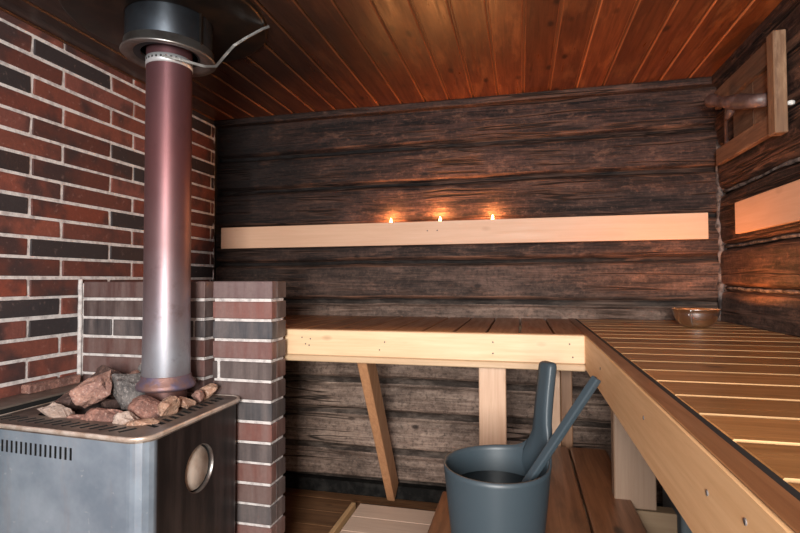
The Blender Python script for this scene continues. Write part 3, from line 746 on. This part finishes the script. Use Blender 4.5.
# ------------------------------------------------------------------ vent hatch upper right
XH = XR-.012
ht = thing('vent_hatch', 'framed wooden vent hatch high on the right log wall with a branch handle', 'hatch', (XH, 2.3, .7))
mb = MB()
for y0, y1 in ((1.99, 2.18), (2.182, 2.37)): mb.box((XH-.012, y0, .53), (XH+.004, y1, .845), M['hatch'], .002)
mb.build('panel', ht)
mb = MB(); mb.box((XH-.036, 1.99, .765), (XH-.0125, 2.50, .85), M['hatch'], .003, (.8, .2, .3)); mb.build('top_rail', ht)
mb = MB(); mb.box((XH-.036, 1.99, .512), (XH-.0125, 2.50, .585), M['hatch'], .003, (1.1, .7, .3)); mb.build('bottom_rail', ht)
mb = MB(); mb.box((XH-.046, 1.938, .500), (XH-.006, 1.9885, .855), M['hatch_z'], .003, (1.2, .2, .3)); mb.build('front_batten', ht, label='pale worn upright batten')
mb = MB()
pts = [(XH-.015, 2.06, .665), (XH-.05, 2.09, .672), (XH-.075, 2.14, .69), (XH-.085, 2.19, .705), (XH-.095, 2.24, .725), (XH-.10, 2.30, .75), (XH-.105, 2.335, .765), (XH-.10, 2.36, .785)]
pts = [(p[0]-.004, p[1]-.02, p[2]-.016) for p in pts]
mb.tube(pts, [.025, .026, .030, .029, .021, .022, .029, .016], M['branch'], 12)
mb.tube([(XH-.08, 2.16, .69), (XH-.09, 2.20, .65), (XH-.09, 2.235, .64)], [.02, .013, .006], M['branch'], 10)
mb.tube([(XH-.088, 2.21, .70), (XH-.075, 2.27, .66), (XH-.05, 2.34, .62), (XH-.02, 2.42, .60), (XH-.006, 2.46, .575)], [.009, .007, .007, .008, .012], M['branch'], 8)
hd = mb.build('branch_handle', ht, label='dark forked natural branch used as a handle')
mb = MB(); mb.lathe([(0, -.012), (.007, -.010), (.009, 0), (.007, .008), (0, .010)], (0, 0, 0), M['white'], 16, mtx=Matrix.Translation((XR-.008, 1.94, .60)) @ Matrix.Rotation(math.pi/2, 4, 'Y'))
kb = mb.build('wall_peg'); center(kb, (XR-.008, 1.94, .60)); kb['label'] = 'tiny white peg on the right log wall beside the vent hatch'; kb['category'] = 'peg'

# ------------------------------------------------------------------ bowl
bc = (.672, 2.2, ZB+.0022)
bowl = thing('steel_bowl', 'small polished steel bowl glowing inside, on the far end of the right bench', 'bowl', bc)
mb = MB(); mb.lathe([(0, 0), (.030, 0), (.042, .003), (.056, .011), (.068, .024), (.076, .040), (.080, .056), (.082, .070), (.087, .0715), (.087, .073), (.080, .0725), (.0775, .056), (.0735, .041), (.066, .026), (.054, .0135), (.040, .0055), (0, .003)], (0, 0, 0), M['steel'], 56, mtx=Matrix.Translation(bc))
mb.build('shell', bowl)
mb = MB(); mb.tube([(bc[0]-.040, bc[1]-.075, bc[2]+.070), (bc[0]-.048, bc[1]-.085, bc[2]+.055), (bc[0]-.045, bc[1]-.075, bc[2]+.03), (bc[0]-.032, bc[1]-.055, bc[2]+.012), (bc[0]-.020, bc[1]-.036, bc[2]+.005)], .0022, M['steel'], 8); mb.build('wire_handle', bowl)
cd = thing('tealight', 'lit tealight candle burning inside the steel bowl on the right bench', 'candle', (bc[0], bc[1], bc[2]+.0034))
z = bc[2]+.0034
mb = MB(); mb.lathe([(0, 0), (.018, 0), (.019, .002), (.019, .018), (.0185, .018), (.0183, .003), (0, .003)], (bc[0], bc[1], z), M['alu'], 28); mb.build('cup', cd)
mb = MB(); mb.lathe([(0, .0032), (.018, .0032), (.018, .015), (0, .0145)], (bc[0], bc[1], z), M['wax'], 28); mb.build('wax', cd)
mb = MB(); mb.lathe([(0, .019), (.0038, .022), (.0055, .028), (.0042, .036), (.0018, .044), (0, .049)], (bc[0], bc[1], z), M['flame'], 16); mb.build('flame', cd)
point('bowl_candle_glow', (bc[0], bc[1], z+.056), 6.5, (1, .34, .09), .008)

# ------------------------------------------------------------------ bucket and ladle
CB = Vector((-.058, 1.15, ZL)); RT, RB, HB = .1185, .096, .220
bk = thing('sauna_bucket', 'blue-grey plastic sauna bucket with an upswept handle standing on the low bench', 'bucket', CB)
th0 = R(33)
t = bmesh.new(); SEG, ROW = 96, 20
def rimh(a):
    d = abs((a-th0+math.pi) % (2*math.pi)-math.pi)
    return HB+.055*math.exp(-(d/.36)**2)+.012*math.exp(-(d/.9)**2)
outer, inner = [], []
for j in range(ROW+1):
    ro, ri = [], []
    for i in range(SEG):
        a = 2*math.pi*i/SEG; h = rimh(a)*j/ROW; r = RB+(RT-RB)*min(1.2, h/HB)
        if j == 0: r -= .003
        ro.append(t.verts.new((r*math.cos(a), r*math.sin(a), h))); ri.append(t.verts.new(((r-.005)*math.cos(a), (r-.005)*math.sin(a), max(.006, h-(.0 if j < ROW else .0)))))
    outer.append(ro); inner.append(ri)
for j in range(ROW):
    for i in range(SEG):
        k = (i+1) % SEG
        t.faces.new((outer[j][i], outer[j][k], outer[j+1][k], outer[j+1][i])); t.faces.new((inner[j][i], inner[j+1][i], inner[j+1][k], inner[j][k]))
for i in range(SEG):
    k = (i+1) % SEG; t.faces.new((outer[ROW][i], outer[ROW][k], inner[ROW][k], inner[ROW][i]))
t.faces.new(outer[0][::-1]); t.faces.new(inner[0])
bmesh.ops.recalc_face_normals(t, faces=t.faces); bmesh.ops.transform(t, matrix=Matrix.Translation(CB), verts=t.verts)
mb = MB(); mb.absorb(t, M['bucket'], smooth=True); mb.build('shell', bk)
# handle: flared blade growing out of the rim
t = bmesh.new(); rad = Vector((math.cos(th0), math.sin(th0), 0)); tan = Vector((-rad.y, rad.x, 0)); rings = []
hp = [(.150, .040, .004, .0), (.175, .050, .006, 0), (.20, .055, .009, 0), (.225, .050, .012, 0), (.25, .040, .014, .001), (.275, .031, .0165, .002), (.30, .0265, .018, .003), (.33, .0245, .0195, .006), (.37, .0235, .020, .011), (.405, .0235, .020, .016), (.428, .0235, .020, .019), (.435, .0215, .0175, .020), (.438, .017, .012, .020)]
for z, w, th, o in hp:
    r = RB+(RT-RB)*min(1.2, z/HB)-.0025+o
    cxy = rad*r; ring = []
    for (sx, sy) in ((-1, -.55), (-.9, -1), (-.45, -1.12), (0, -1.15), (.45, -1.12), (.9, -1), (1, -.55), (1, .55), (.9, 1), (.45, 1.05), (0, 1.08), (-.45, 1.05), (-.9, 1), (-1, .55)):
        # bend the wide root round the bucket wall
        s = sx*w; bend = -(s*s)/(2*RT)*(1 if z < .27 else .2)
        ring.append(t.verts.new(CB+cxy+tan*s*1.0+rad*(bend+sy*th/2)+Vector((0, 0, z))))
    rings.append(ring)
for A, B in zip(rings, rings[1:]):
    for k in range(14): j = (k+1) % 14; t.faces.new((A[k], A[j], B[j], B[k]))
t.faces.new(rings[0][::-1]); t.faces.new(rings[-1]); bmesh.ops.recalc_face_normals(t, faces=t.faces)
mb = MB(); mb.absorb(t, M['bucket'], smooth=True); hnd = mb.build('handle', bk)
mb = MB(); mb.lathe([(0, .160), (.1065, .160), (.1065, .163), (0, .163)], tuple(CB), M['water'], 48); mb.build('water', bk)  # near-black and set high to paint the bucket's shaded interior

ld = thing('ladle', 'blue-grey plastic ladle leaning in the sauna bucket with its square handle sticking out', 'ladle', (-.03, 1.14, -.53))
p0 = Vector((-.035, 1.125, -.508)); p1 = Vector((.150, 1.115, -.208)); d = (p1-p0).normalized()
def bar(p, q, w, th, mat, roll=0):
    z = (q-p).normalized(); v = Vector((0, -1, 0)); x = v.cross(z).normalized(); y = z.cross(x)
    m = Matrix(((x.x, y.x, z.x, p.x), (x.y, y.y, z.y, p.y), (x.z, y.z, z.z, p.z), (0, 0, 0, 1))) @ Matrix.Rotation(roll, 4, 'Z')
    mm = MB(); mm.box((-w/2, -th/2, 0), (w/2, th/2, (q-p).length), mat, .003, mtx=m, seg=2); return mm
bar(p0, p1+d*.004, .0145, .019, M['bucket'], R(35)).build('handle', ld)
mb = MB(); mb.lathe([(0, -.04), (.03, -.038), (.036, 0), (.033, 0), (.028, -.035), (0, -.036)], (-.064, 1.125, -.488), M['bucket'], 32); mb.build('cup', ld)

# grey tub under the right bench
tb = thing('plastic_tub', 'grey plastic tub standing on the floor under the right bench', 'tub', (.62, 1.75, ZF))
mb = MB(); mb.prism(rounded([(.475, 1.72), (.75, 1.72), (.75, 1.95), (.475, 1.95)], .015), ZF+.001, -.712, M['tub'], .003); mb.build('tub_body', tb)
mb = MB(); mb.prism(rounded([(.470, 1.715), (.755, 1.715), (.755, 1.955), (.470, 1.955)], .018), -.7115, -.70, M['tub'], .002); mb.build('tub_lid', tb)
